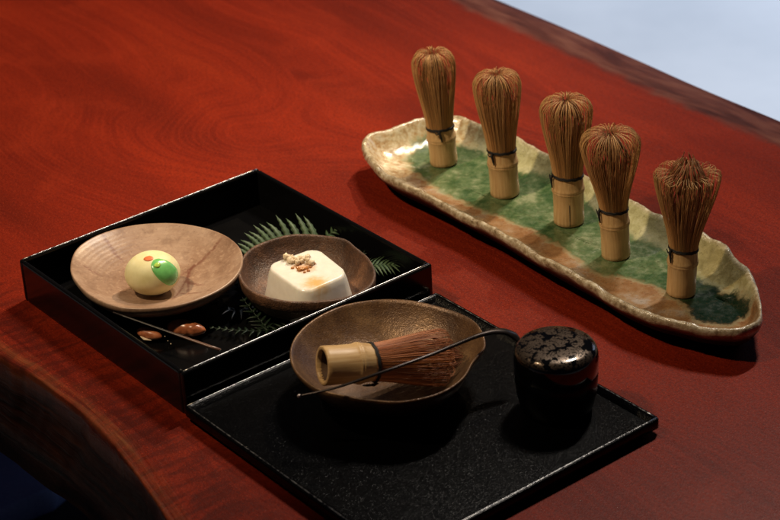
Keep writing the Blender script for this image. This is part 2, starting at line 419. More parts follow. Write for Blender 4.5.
# ------------------------------------------------------------------ table
def table():
    top_px = [(-420, 90), (-260, 190), (-120, 272), (0, 352), (30, 370), (58, 391), (84, 411), (108, 434), (130, 462), (150, 490), (170, 520), (190, 560), (215, 620), (250, 720), (300, 860)]
    out_px = [(-420, 120), (-260, 216), (-120, 300), (0, 377), (28, 393), (55, 411), (84, 436), (110, 465), (130, 483), (146, 501), (157, 522), (176, 560), (200, 620), (236, 720), (286, 860)]
    bot_px = [(-420, 190), (-260, 286), (-120, 372), (0, 452), (24, 470), (47, 488), (66, 500), (84, 514), (100, 530), (116, 548), (130, 566), (150, 600), (176, 650), (212, 750), (262, 890)]
    T = catmull([at(x, y, 0) for x, y in top_px], 12)
    O = catmull([at(x, y, -.020) for x, y in out_px], 12)
    B = catmull([at(x, y, -.085) for x, y in bot_px], 12)
    n = len(T)
    rd = (at(780, 118) - at(505, 0)); rd.z = 0; rd.normalize(); r0 = at(505, 0)
    nrm = Vector((-rd.y, rd.x, 0))
    if nrm.x < 0: nrm = -nrm
    def far_pt(p):   # cross to the far edge, square to it
        return p + nrm * ((r0 - p).dot(nrm))
    rings = []; el = []; er = []; sd_ = []; al = []; acc = 0.
    M = 60
    for i in range(n):
        p = T[i]; q = far_pt(p)
        q = q + nrm * (.004 * noise.noise(q * 6))
        w = (q - p).length
        jit = .0015 * noise.noise(p * 60)
        row = [];
        e0 = B[i]; o = O[i] + Vector((jit, jit, 0))
        inn = (q - p).normalized()
        row += [e0 + inn * .25, e0, e0.lerp(o, .5) - inn * .002, o - Vector((0, 0, .012)), o, o.lerp(p, .4) + Vector((0, 0, .004)), p - inn * .002 + Vector((0, 0, -.0012))]
        L_ = [-.2, -.06, -.04, -.02, -.008, -.003, 0]
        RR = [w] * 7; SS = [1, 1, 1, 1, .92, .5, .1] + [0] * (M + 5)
        for j in range(M + 1):
            s = j / M; s = s * s * (3 - 2 * s) * .3 + s * .7
            z = 0
            d = s * w
            if w - d < .05: z = -.004 * (1 - (w - d) / .05) ** 2
            if d < .02: z += -.0012 * (1 - d / .02) ** 2 + .0006 * noise.noise((p + inn * d) * 90) * (1 - d / .02)
            row.append(p + inn * d + Vector((0, 0, z))); L_.append(d); RR.append(w - d)
        for dz, off in ((-.010, .003), (-.04, .002), (-.085, -.01)):
            row.append(q + inn * off + Vector((0, 0, dz))); L_.append(w); RR.append(0)
        row.append(q - inn * .25 + Vector((0, 0, -.085))); L_.append(w); RR.append(0)
        rings.append(row); acc += (T[i] - T[i - 1]).length if i else 0; el += L_; er += RR; sd_ += SS; al += [acc] * len(L_)
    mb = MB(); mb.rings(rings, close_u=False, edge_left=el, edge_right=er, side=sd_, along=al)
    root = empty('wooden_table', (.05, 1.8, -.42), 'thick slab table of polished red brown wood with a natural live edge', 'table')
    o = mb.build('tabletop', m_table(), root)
    o.location = (-.05, -1.8, .42)
    # legs far under the slab
    lm = m_simple('dark_table_leg', (.05, .018, .010), .5)
    a = at(700, 60) + nrm * -.14
    for bx, by in ((.22, .12), (.03, .02)):
        pass
    for k_ in (-.25, .55):
        c = Vector((.03, 1.78, 0)) - rd * k_ * 1.0
        l = MB(); hw = .04; hl = .17
        pts = []
        for z in (-.335, 0):
            pts += [c + rd * sx * hw + nrm * sy * hl + Vector((0, 0, z - .085)) for sx, sy in ((-1, -1), (1, -1), (1, 1), (-1, 1))]
        l.add(pts, [(0, 1, 2, 3), (4, 5, 6, 7), (0, 1, 5, 4), (1, 2, 6, 5), (2, 3, 7, 6), (3, 0, 4, 7)])
        lo = l.build('leg', lm, root, smooth=False, bevel=.004); lo.location = (-.05, -1.8, .42)
table()

# added dark slab standing in for the shaded floor at lower left
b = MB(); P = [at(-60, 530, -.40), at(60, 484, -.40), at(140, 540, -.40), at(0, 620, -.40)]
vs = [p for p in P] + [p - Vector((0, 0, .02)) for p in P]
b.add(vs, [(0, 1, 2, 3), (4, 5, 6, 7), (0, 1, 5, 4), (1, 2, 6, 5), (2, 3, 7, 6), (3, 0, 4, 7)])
tag(b.build('floor_shade_slab', m_simple('floor_shade_black', (.006, .007, .012), .6), smooth=False), kind='structure')

# dark blue cushion on the floor under the edge
cs = MB(); Q = [at(-90, 380, -.37), at(110, 440, -.37), at(50, 489, -.37), at(-70, 541, -.37)]
cc = sum(Q, Vector()) / 4; rs = []
for sc, z in ((.96, -.419), (1.0, -.405), (1.0, -.385), (.985, -.374), (.95, -.370), (.5, -.368), (.02, -.367)):
    rr_ = []
    for i in range(4):
        for j in range(12):
            p = cc + (Q[i].lerp(Q[(i + 1) % 4], j / 12) - cc) * sc; rr_.append((p.x, p.y, z))
    rs.append(rr_)
cs.rings(rs, cap0=True, cap1=True)
cm = NT('indigo_cloth'); cv = cm.coord('Object'); cn = cm.noise(cv, 300, 3, .7)
cm.set(col=cm.ramp(cn, [(.3, (.20, .30, .62)), (.7, (.28, .40, .75))]), rough=.85, spec=.1)
tag(cs.build('floor_cushion', cm.m), 'flat dark blue cloth cushion on the floor beneath the left table edge', 'cushion')

# ------------------------------------------------------------------ lacquer box and tray
A = R(37.34)
E1 = Vector((math.cos(A), math.sin(A), 0)); E2 = Vector((math.sin(A), -math.cos(A), 0))   # E1: toward back, E2: toward right-front
LAC = m_lacquer(); LACT = m_lacquer(tex=1)
def m_glint_bead():  # bright metal for the added rim beads, there to give the glints
    t = NT('glint_bead_metal'); v = t.coord('Object'); n = t.noise(v, 260, 3, .65)
    t.bump(n, .5, .0004)
    return t.set(col=t.ramp(n, [(.35, (.10, .10, .11)), (.6, (.45, .44, .43))]), metal=1., rough=t.maprange(n, .35, .65, .22, .36))
EDG = m_glint_bead()
LACM = m_simple('soft_black_lacquer', (.0016, .0015, .0018), .28, .14)
def bead(root, ax, bx, z, rr=.0007, inset=.0012, sides=(0, 1, 2, 3)):
    """added bright bead along the rim top that makes its glint, one piece a side"""
    a, b_ = ax - inset, bx - inset
    Q = [Vector((-a, -b_, z)), Vector((a, -b_, z)), Vector((a, b_, z)), Vector((-a, b_, z))]
    for i in sides:
        mb = MB(); p, q = Q[i], Q[(i + 1) % 4]; tube(mb, [p.lerp(q, j / 24) for j in range(25)], rr, 10); mb.build('glint_bead', EDG, root)


def bar(mb, x0, x1, y0, y1, z0, z1):
    vs = [(x, y, z) for z in (z0, z1) for x, y in ((x0, y0), (x1, y0), (x1, y1), (x0, y1))]
    mb.add(vs, [(3, 2, 1, 0), (4, 5, 6, 7), (0, 1, 5, 4), (1, 2, 6, 5), (2, 3, 7, 6), (3, 0, 4, 7)])


def box():
    c = (at(20, 259, .0431) + at(431, 264, .0431)) / 2; c.z = 0
    root = empty('lacquer_box', c, 'deep square black lacquer box holding the plate and the brown bowl', 'box', rot=(0, 0, A))
    w = .1358; th = .0050; h = .0431
    f = MB(); bar(f, -w + .002, w - .002, -w + .002, w - .002, .002, .0055); f.build('box_floor', LAC, root, False, bevel=.0008)
    g = MB(); bar(g, -w, w, -w, -w + th, 0, h); g.build('side_wall', LAC, root, False, bevel=.0024)
    g = MB(); bar(g, -w, w, w - th, w, 0, h); g.build('side_wall', LAC, root, False, bevel=.0024)
    g = MB(); bar(g, -w, -w + th, -w + th, w - th, 0, h - .0002); g.build('side_wall', LAC, root, False, bevel=.0024)
    g = MB(); bar(g, w - th, w, -w + th, w - th, 0, h - .0002); g.build('side_wall', LAC, root, False, bevel=.0024)
    bead(root, w, w, h - .0002, .0008, .0026, (0, 2))
    return root
box()


def tray():
    Bc = at(437, 293, .0146); Rc = at(659, 419, .0146); Lc = at(185, 405, .0146)
    c = (Rc + Lc) / 2; c.z = 0
    root = empty('serving_tray', c, 'flat square black tray with grainy ribbed surface and low rim', 'tray', rot=(0, 0, A))
    w = .1385; v = .1420
    f = MB(); bar(f, -w + .006, w - .006, -v + .006, v - .006, .0050, .0105); f.build('tray_floor', LACT, root, False)
    f = MB(); bar(f, -w + .012, w - .012, -v + .012, v - .012, 0, .0048); f.build('tray_foot', LAC, root, False)
    # rim as one frame with an inward slope
    rs = []
    for off, z in ((.0085, .0102), (.0045, .0140), (.0030, .0148), (.0008, .0146), (0, .0135), (0, .0060), (.002, .0042), (.010, .0046)):
        rr = []
        a, b_ = w - off, v - off; rc = max(.0045 - off, .0008)
        for (sx, sy, a0) in ((1, 1, 0), (-1, 1, 90), (-1, -1, 180), (1, -1, 270)):
            for q in range(5):
                an = R(a0 + q * 22.5); rr.append((sx * (a - rc) + rc * math.cos(an), sy * (b_ - rc) + rc * math.sin(an), z))
        rs.append(rr)
    g = MB(); g.rings(rs); g.build('tray_rim', LACT, root, True)
    bead(root, w, v, .0146, .00055, .0026)
tray()

# ------------------------------------------------------------------ pottery
def trace_r(px, z, n=96):
    """rim outline traced at its real height -> centre and radii by angle"""
    P = [at(x, y, z) for x, y in px]
    c = sum(P, Vector()) / len(P)
    c = Vector(((max(p.x for p in P) + min(p.x for p in P)) / 2, (max(p.y for p in P) + min(p.y for p in P)) / 2, 0))
    an = np.array([math.atan2(p.y - c.y, p.x - c.x) for p in P]); rr = np.array([math.hypot(p.x - c.x, p.y - c.y) for p in P])
    o = np.argsort(an); an = an[o]; rr = rr[o]
    th = np.linspace(-PI, PI, n, endpoint=False)
    q = np.interp(th, np.concatenate([an - 2 * PI, an, an + 2 * PI]), np.tile(rr, 3))
    for _ in range(2): q = (np.roll(q, 1) + 2 * q + np.roll(q, -1)) / 4
    return c, th, q


def pot(name, root, mat, th, rad, inner, outer, wob=.0015, seed=0, rimz=None, rm=None):
    """inner/outer: list of (fraction of rim radius, z). rim outline kept near 1, circle toward 0"""
    mean = float(rad.mean()); mb = MB(); rings = []
    for (s, z) in inner + outer:
        ring = []
        k_ = max(0, min(1, (s - .35) / .6)) ** 1.3
        for a, r in zip(th, rad):
            rr = s * (mean * (1 - k_) + r * k_)
            rr *= 1 + wob * 8 * noise.noise((math.cos(a) * 1.6 + seed, math.sin(a) * 1.6, z * 25))
            zz = z
            if s > .5: zz += (s - .5) * 2 * ((rimz(a) if rimz else 0) + wob * noise.noise((math.cos(a) * 2 + seed, math.sin(a) * 2, 5)))
            ring.append((rr * math.cos(a), rr * math.sin(a), zz))
        rings.append(ring)
    mb.rings(rings, cap0=True, cap1=True)
    return mb.build(name, mat, root)


# -- tan plate
pl_c, pl_th, pl_r = trace_r([(72, 262), (78, 247), (96, 236), (125, 227), (160, 223), (195, 226), (222, 234), (238, 246), (242, 260), (238, 272), (222, 287), (196, 299), (160, 307), (125, 307), (98, 299), (80, 284)], .043)
STRAW = []
def straw(x0, y0, x1, y1, w):
    a = at(x0, y0, .03) - pl_c; b_ = at(x1, y1, .03) - pl_c; STRAW.append((a.x, a.y, b_.x, b_.y, w))
straw(102, 243, 122, 262, .0022); straw(182, 272, 224, 248, .0020); straw(178, 290, 212, 296, .0016); straw(170, 300, 196, 262, .0014)
straw(184, 278, 205, 284, .0024); straw(80, 272, 100, 278, .0012); straw(186, 268, 190, 292, .0016)
root = empty('stoneware_plate', (pl_c.x, pl_c.y, .0060), 'shallow round tan stoneware plate with reddish streaks under the yellow sweet', 'plate')
PM = m_plate()
pot('dish', root, PM, pl_th, pl_r,
    [(.02, .0200), (.25, .0202), (.42, .0208), (.56, .0228), (.70, .0262), (.82, .0300), (.90, .0328), (.96, .0350), (.99, .0364)],
    [(1.0, .0368), (1.012, .0357), (1.008, .0325), (.985, .0285), (.90, .0225), (.74, .0150), (.56, .0090), (.50, .0060), (.47, .0006), (.42, 0), (.40, .002), (.02, .0026)], wob=.001)

# -- brown bowl with pudding
bw_c, bw_th, bw_r = trace_r([(238, 268), (243, 256), (256, 245), (280, 237), (305, 234), (330, 235.5), (347, 240), (354, 246), (362, 252), (371, 262), (375, 275), (371, 285), (357, 294), (335, 300), (303, 302), (272, 299), (250, 290), (240, 279)], .040, 120)
BM = m_clay('brown_stoneware', (.085, .038, .019), (.20, .095, .048), (.028, .013, .008), rough=.45, rugged=2.2, scale=1.6)
root = empty('stoneware_bowl', (bw_c.x, bw_c.y, .0060), 'small dark brown stoneware bowl with pinched rim holding the white pudding', 'bowl')
pot('dish', root, BM, bw_th, bw_r,
    [(.02, .0070), (.4, .0070), (.60, .0080), (.76, .0120), (.88, .0200), (.945, .0280), (.96, .0325), (.975, .0338)],
    [(1.0, .0338), (1.012, .0325), (1.008, .0270), (1.0, .0225), (.985, .0215), (.95, .0160), (.84, .0080), (.62, .0035), (.60, .0002), (.55, 0), (.02, .001)], wob=.0012, seed=3)

# -- tea bowl
TBZ = .055
tb_px = [(290, 350), (291, 362), (299, 376), (315, 388), (345, 396), (375, 400), (402, 402), (430, 397), (452, 387), (466, 375), (472, 363), (480, 352), (486, 344), (484, 333), (476, 322), (460, 313), (435, 305), (405, 300), (375, 299), (345, 304), (318, 316), (299, 331)]
tb_c, tb_th, tb_r = trace_r(tb_px, TBZ, 128)
TBM = m_clay('bronze_tea_glaze', (.115, .058, .025), (.23, .13, .058), (.045, .020, .009), rugged=.8, rough=.30, spec=.5, metal=.3)
root = empty('tea_bowl', (tb_c.x, tb_c.y, .0108), 'wide bronze brown tea bowl with a pouring lip, a whisk lying in it', 'tea bowl')
b0 = .0108
pot('dish', root, TBM, tb_th, tb_r * .992,
    [(.02, .0090), (.3, .0092), (.50, .0108), (.66, .0165), (.80, .0250), (.91, .0350), (.965, .0412), (.985, TBZ - b0 - .0006)],
    [(1.0, TBZ - b0), (1.008, TBZ - b0 - .0014), (.99, .0385), (.93, .0305), (.80, .0190), (.62, .0095), (.42, .0055), (.38, .0008), (.35, 0), (.02, .002)], wob=.0010, seed=9,
    rimz=lambda a: -.0022 * math.exp(-((a - .0) / .22) ** 2))

# ------------------------------------------------------------------ yellow sweet
eg_c = at(152.5, 273, .0455)
root = empty('bean_paste_sweet', (eg_c.x, eg_c.y, .0262), 'round pale yellow bean paste sweet with green leaf on the tan plate', 'sweet')
EA = (.0252, .0238, .0196)
ez = eg_c.z - .0262
em = NT('pale_yellow_paste'); ev = em.coord('Object'); en = em.noise(ev, 90, 3)
em.bump(en, .15, .0008)
EGM = em.set(col=em.ramp(en, [(.3, (.66, .61, .31)), (.7, (.76, .71, .42))]), rough=.5, spec=.4, sss=.15, sssr=(1, .7, .3), ssss=.004)
def eg(d, k_=1.):
    return Vector((d.x * EA[0] * k_, d.y * EA[1] * k_, ez + (d.z * EA[2] * k_) * (1 if d.z > 0 else .97)))
mb = MB(); rs = []
for i in range(1, 32):
    f = PI * i / 32
    rs.append([eg(Vector((math.sin(f) * math.cos(2 * PI * j / 48), math.sin(f) * math.sin(2 * PI * j / 48), -math.cos(f)))) for j in range(48)])
mb.rings(rs, cap0=True, cap1=True); mb.build('paste_ball', EGM, root)
tc_ = Vector((.0, -.875, .485)); Rr = Vector((1, 0, 0)); Uu = Vector((0, .485, .875))
def sd(a, b_):
    a *= .94; b_ *= .93
    return (Rr * a + Uu * b_ + tc_ * math.sqrt(max(.02, 1 - a * a - b_ * b_))).normalized()
def patch(name, outline, mat, thick, nr=7):
    cx = sum(p[0] for p in outline) / len(outline); cy = sum(p[1] for p in outline) / len(outline)
    ol = catmull([(x, y, 0) for x, y in outline + [outline[0]]], 6)[:-1]
    rs = [[eg(sd(cx + (p.x - cx) * .02, cy + (p.y - cy) * .02), 1 + thick) for p in ol]]
    for i in range(1, nr + 1):
        s = i / nr; k_ = 1 + thick * math.sqrt(max(0, 1 - s ** 3)) if i < nr else .985
        rs.append([eg(sd(cx + (p.x - cx) * s, cy + (p.y - cy) * s), k_) for p in ol])
    m_ = MB(); m_.rings(rs, cap0=True); return m_.build(name, mat, root)
LEAFM = m_simple('green_jelly', (.17, .52, .15), .24, .5, var=(.24, .60, .20), scale=60, sss=.1, ssss=.003)
patch('green_leaf', [(.12, .70), (.32, .76), (.70, .58), (.97, .22), (1.03, -.16), (.92, -.52), (.68, -.62), (.36, -.30), (.12, .12), (.03, .46)], LEAFM, .045)
patch('leaf_bud', [(.20, .52), (.34, .56), (.42, .44), (.36, .30), (.22, .30), (.14, .40)], m_simple('yellow_green_jelly', (.42, .62, .10), .2), .085, 5)
patch('orange_dot', [(-.18, .84), (0, .88), (.14, .80), (.13, .68), (-.02, .62), (-.2, .66), (-.26, .75)], m_simple('orange_paste', (.72, .18, .05), .5), .03, 5)

# ------------------------------------------------------------------ pudding
pz = .0475
top_px = [(272, 267), (277, 261.5), (309, 251), (320, 253), (339.5, 271), (339.5, 277), (319, 287.5), (300, 289.5), (290, 287)]
TP = [at(x, y, pz) for x, y in [(264, 265.5), (316, 246.5), (350, 273.5), (304, 294)]]
pc = sum(TP, Vector()) / 4
root = empty('white_pudding', (pc.x, pc.y, .0132), 'square white pudding with cut corners, pale crumbs and honey on top', 'pudding')
def sq(sc, z, ch):
    pts = []
    Q = [(p - pc) * sc for p in TP]
    for i in range(4):
        p, a, b_ = Q[i], Q[i - 1], Q[(i + 1) % 4]
        for q in range(4):
            t_ = q / 3; u = p + (a - p) * ch * (1 - t_) ** 1 + (b_ - p) * ch * t_
            u = u + (p - (p + (a - p) * ch * .5 + (b_ - p) * ch * .5)) * .30 * math.sin(PI * t_)
            pts.append((u.x, u.y, z))
    return pts
h = pz - .0132
def sqs(sc, z, ch): return sq(sc, z, ch)
rs = [sq(.02, h + .0004, .16), sq(.5, h + .0003, .16), sq(.90, h + .0001, .16), sq(.965, h - .0003, .17), sq(1.0, h - .0022, .18), sq(1.05, h - .007, .18), sq(1.13, h * .45, .19), sq(1.24, .002, .2), sq(1.22, 0, .2)]
mb = MB(); mb.rings(rs, cap0=True, cap1=True)
pn = NT('milk_pudding'); pv = pn.coord('Object'); q1 = pn.noise(pv, 120, 4); 
pl_ = pn.n('ShaderNodeVectorMath', operation='DISTANCE'); pn.l(pv, pl_.inputs[0])
hp = at(316, 283, pz) - pc; pl_.inputs[1].default_value = (hp.x, hp.y, h - .002)
d_ = pn.math('ADD', pl_.outputs['Value'], pn.math('MULTIPLY_ADD', pn.noise(pv, 150, 3, .6, 1), .014, -.007))
hp2 = at(303, 268, pz) - pc
pl2 = pn.n('ShaderNodeVectorMath', operation='DISTANCE'); pn.l(pv, pl2.inputs[0]); pl2.inputs[1].default_value = (hp2.x, hp2.y, h)
d2 = pn.math('ADD', pl2.outputs['Value'], pn.math('MULTIPLY_ADD', q1, .014, -.007))
pcx = pn.ramp(q1, [(.3, (.74, .71, .64)), (.7, (.82, .80, .74))])
pcx = pn.mix(pn.math('MULTIPLY', pn.maprange(d_, .017, .002, 0, 1, True), .9), pcx, (.66, .40, .11))
pcx = pn.mix(pn.math('MULTIPLY', pn.maprange(d2, .014, .004, 0, 1, True), .75), pcx, (.55, .25, .08))
pn.bump(q1, .1, .0006)
pn.set(col=pcx, rough=.25, spec=.5, sss=.25, sssr=(1, .8, .5), ssss=.006)
mb.build('pudding_block', pn.m, root)
crm = m_simple('crumb', (.74, .60, .42), .6, .3, var=(.85, .74, .56), scale=260, bump=.5)
crd = m_simple('syrup_crumb', (.42, .17, .05), .18, .6, var=(.60, .30, .10), scale=200)
mb1, mb2 = MB(), MB()
def blob(m_, c, r, seed):
    rs = []
    for i in range(1, 8):
        f = PI * i / 8
        rr = []
        for j in range(10):
            d = Vector((math.sin(f) * math.cos(2 * PI * j / 10), math.sin(f) * math.sin(2 * PI * j / 10), math.cos(f)))
            rr.append(c + d * r * (1 + .45 * noise.noise(d * 1.8 + Vector((seed, 0, 0)))) * Vector((1, 1, .8)).length / 1.63)
        rs.append(rr)
    m_.rings(rs, cap0=True, cap1=True)
rnd = random.Random(4)
for i, (x, y, r) in enumerate([(288, 259, .0034), (291, 262, .0032), (296, 263, .0034), (300, 260, .003), (304, 262, .003), (307, 257.5, .0026), (310, 263, .0028), (293, 258.5, .0026), (299, 265, .0028)]):
    for q in range(3):
        c = at(x + rnd.uniform(-2, 2), y + rnd.uniform(-1.5, 1.5), pz + .001) - pc; c.z = h + .0015 + rnd.uniform(0, .0018)
        blob(mb1, c, r * rnd.uniform(.55, 1.0), i * 3 + q)
for i, (x, y) in enumerate([(297, 269), (300, 271), (304, 270), (307, 268), (311, 268), (313, 265), (304, 273), (309, 272), (293, 268)]):
    c = at(x + rnd.uniform(-1, 1), y + rnd.uniform(-1, 1), pz) - pc; c.z = h + .0002
    blob(mb2, c, rnd.uniform(.0014, .0028) * (1 if i < 9 else .6), i + 50)
mb1.build('crumb_topping', crm, root); mb2.build('honey_crumbs', crd, root)

# ------------------------------------------------------------------ ferns
def fern_mat(name, c): 
    return m_simple(name, c, .5, .35, scale=150, bump=.3)
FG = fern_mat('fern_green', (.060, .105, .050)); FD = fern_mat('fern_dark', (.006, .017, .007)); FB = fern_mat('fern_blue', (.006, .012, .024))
def fern(pts, wl, wr, np_, mat, label, lean=.35, tip=.25, rise=0., fat=1.):
    """pts: rachis points; wl/wr pinna length to each side"""
    P = catmull(pts, 10); n = len(P)
    mb = MB()
    tube(mb, P, [.0007 * (1 - .7 * i / n) for i in range(n)], 5)
    for i in range(np_):
        s = (i + .5) / np_; q = s * (n - 1); a = int(q); p = P[a].lerp(P[min(a + 1, n - 1)], q - a)
        t = (P[min(a + 1, n - 1)] - P[max(a - 1, 0)]).normalized(); sd_ = t.cross(Vector((0, 0, 1))).normalized()
        env = (1 - s) ** .7 * (.75 + .25 * min(1, s * 6)) + tip * .3
        for sgn, wd in ((1, wr), (-1, wl)):
            if wd <= 0: continue
            L = wd * env; d = (sd_ * sgn + t * lean).normalized()
            wdt = .0024 * fat * (.6 + .4 * env)
            rs = []
            K = 9
            droop = random.uniform(-.2, .25)
            for j in range(K + 1):
                u = j / K
                c = p + d * L * u + t * L * .18 * u * u + Vector((0, 0, L * (rise * u + .18 * u - (.30 + droop) * u * u)))
                w_ = wdt * (1 - u ** 2.2) * (.75 + .35 * (j % 2)) + .0001
                rs.append([c + t * w_ + Vector((0, 0, .0002)), c + Vector((0, 0, .0007)), c - t * w_ + Vector((0, 0, .0002)), c - Vector((0, 0, .0001))])
            mb.rings(rs, cap0=True, cap1=True)
    o = mb.build('fern_frond', mat, None, smooth=True)
    return tag(o, label, 'fern', 'fern fronds under the bowls in the black box')
fern([at(318, 238, .030), at(285, 239, .034), at(262, 245, .036), at(246, 256, .034)], 0, .016, 12, FG, 'pale green fern frond standing up between plate and bowl', lean=.18, tip=1.6, rise=.7, fat=1.35)
fern([at(300, 262, .008), at(325, 238, .022), at(338, 229, .026), at(348, 223, .027)], .012, .010, 9, FG, 'fern tip poking out behind the brown bowl against the box wall')
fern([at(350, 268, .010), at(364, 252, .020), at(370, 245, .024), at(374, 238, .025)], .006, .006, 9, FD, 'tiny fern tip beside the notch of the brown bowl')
fern([at(345, 278, .012), at(372, 266, .024), at(396, 265, .024), at(417, 262, .021)], .022, .020, 17, FG, 'wide green fern frond at the right corner of the box')
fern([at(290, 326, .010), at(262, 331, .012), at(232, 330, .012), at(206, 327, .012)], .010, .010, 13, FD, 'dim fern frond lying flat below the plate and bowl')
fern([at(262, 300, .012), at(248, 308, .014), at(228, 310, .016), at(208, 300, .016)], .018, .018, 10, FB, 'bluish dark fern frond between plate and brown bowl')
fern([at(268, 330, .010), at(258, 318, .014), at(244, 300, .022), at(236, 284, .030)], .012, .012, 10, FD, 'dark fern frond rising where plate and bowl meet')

# ------------------------------------------------------------------ brown nuts and pick
NM = NT('glossy_brown_shell'); nv = NM.coord('Object'); nn = NM.noise(nv, 110, 4, .6)
NM.bump(nn, .3, .0012)
NM.set(col=NM.ramp(nn, [(.3, (.22, .062, .025)), (.55, (.50, .17, .075)), (.75, (.62, .32, .18))]), rough=.30, spec=.6)
def nut(c, L, w, hh, ang, label, bend=0., crease=True):
    root = empty('brown_nut', c, label, 'nut', rot=(0, 0, ang))
    mb = MB(); rs = []
    for i in range(0, 25):
        u = i / 24; x = (u - .5) * L
        prof = max(.02, math.sin(PI * u) ** .52 * (1 - .30 * u))
        rr = []
        for j in range(20):
            a = 2 * PI * j / 20
            k_ = 1 + .09 * noise.noise((u * 4, math.cos(a) * 1.5, math.sin(a) * 1.5))
            if crease: k_ -= .12 * math.exp(-((u - .62) / .05) ** 2)
            rr.append((x, w * prof * math.cos(a) * k_ + bend * (u - .5) ** 2, hh * (1 + prof * math.sin(a) * k_)))
        rs.append(rr)
    mb.rings(rs, cap0=True, cap1=True); mb.build('shell', NM.m, root)
    return root
c = at(187, 333, .010); c.z = .0058
nut(c, .037, .0095, .0090, R(-18), 'larger glossy brown nut right of the dark pick on the box floor')
c = at(150, 338, .0075); c.z = .0058
r2 = nut(c, .027, .0066, .0060, R(-30), 'smaller glossy brown nut with a pale split left of the dark pick', crease=False)
mb = MB(); tube(mb, [(-.006, -.0054, .0048), (-.001, -.0066, .0040), (.006, -.0058, .0038)], [.0006, .0016, .0005], 8, .7)
mb.build('pale_split', m_simple('pale_nut_flesh', (.72, .58, .42), .4), r2)
pk = MB(); a = at(113, 312.5, .0455); b_ = at(220, 350, .0360)
pts = [a.lerp(b_, i / 10) for i in range(11)]
tube(pk, pts, [.0008 + .0009 * (i / 10) for i in range(11)], 8, .7)
pm = NT('dark_stained_wood'); pvv = pm.coord('Object'); xs = pm.n('ShaderNodeSeparateXYZ'); pm.l(pvv, xs.inputs[0])
pm.set(col=pm.mix(pm.maprange(xs.outputs[0], a.lerp(b_, .5).x, a.lerp(b_, .72).x), (.012, .009, .008), (.11, .055, .038)), rough=.35)
tag(pk.build('cake_pick', pm.m), 'thin dark wooden pick leaning from the plate to the box wall', 'pick')
sp_ = MB()
for (x, y, z, r) in [(165, 336.5, .010, .0006), (171, 344, .010, .0007), (168, 341, .009, .0005)]:
    blob(sp_, at(x, y, z), r, x)
tag(sp_.build('crumbs', crm), 'three tiny pale crumbs between the two brown nuts', 'crumbs')
c = at(168, 341, .0055)

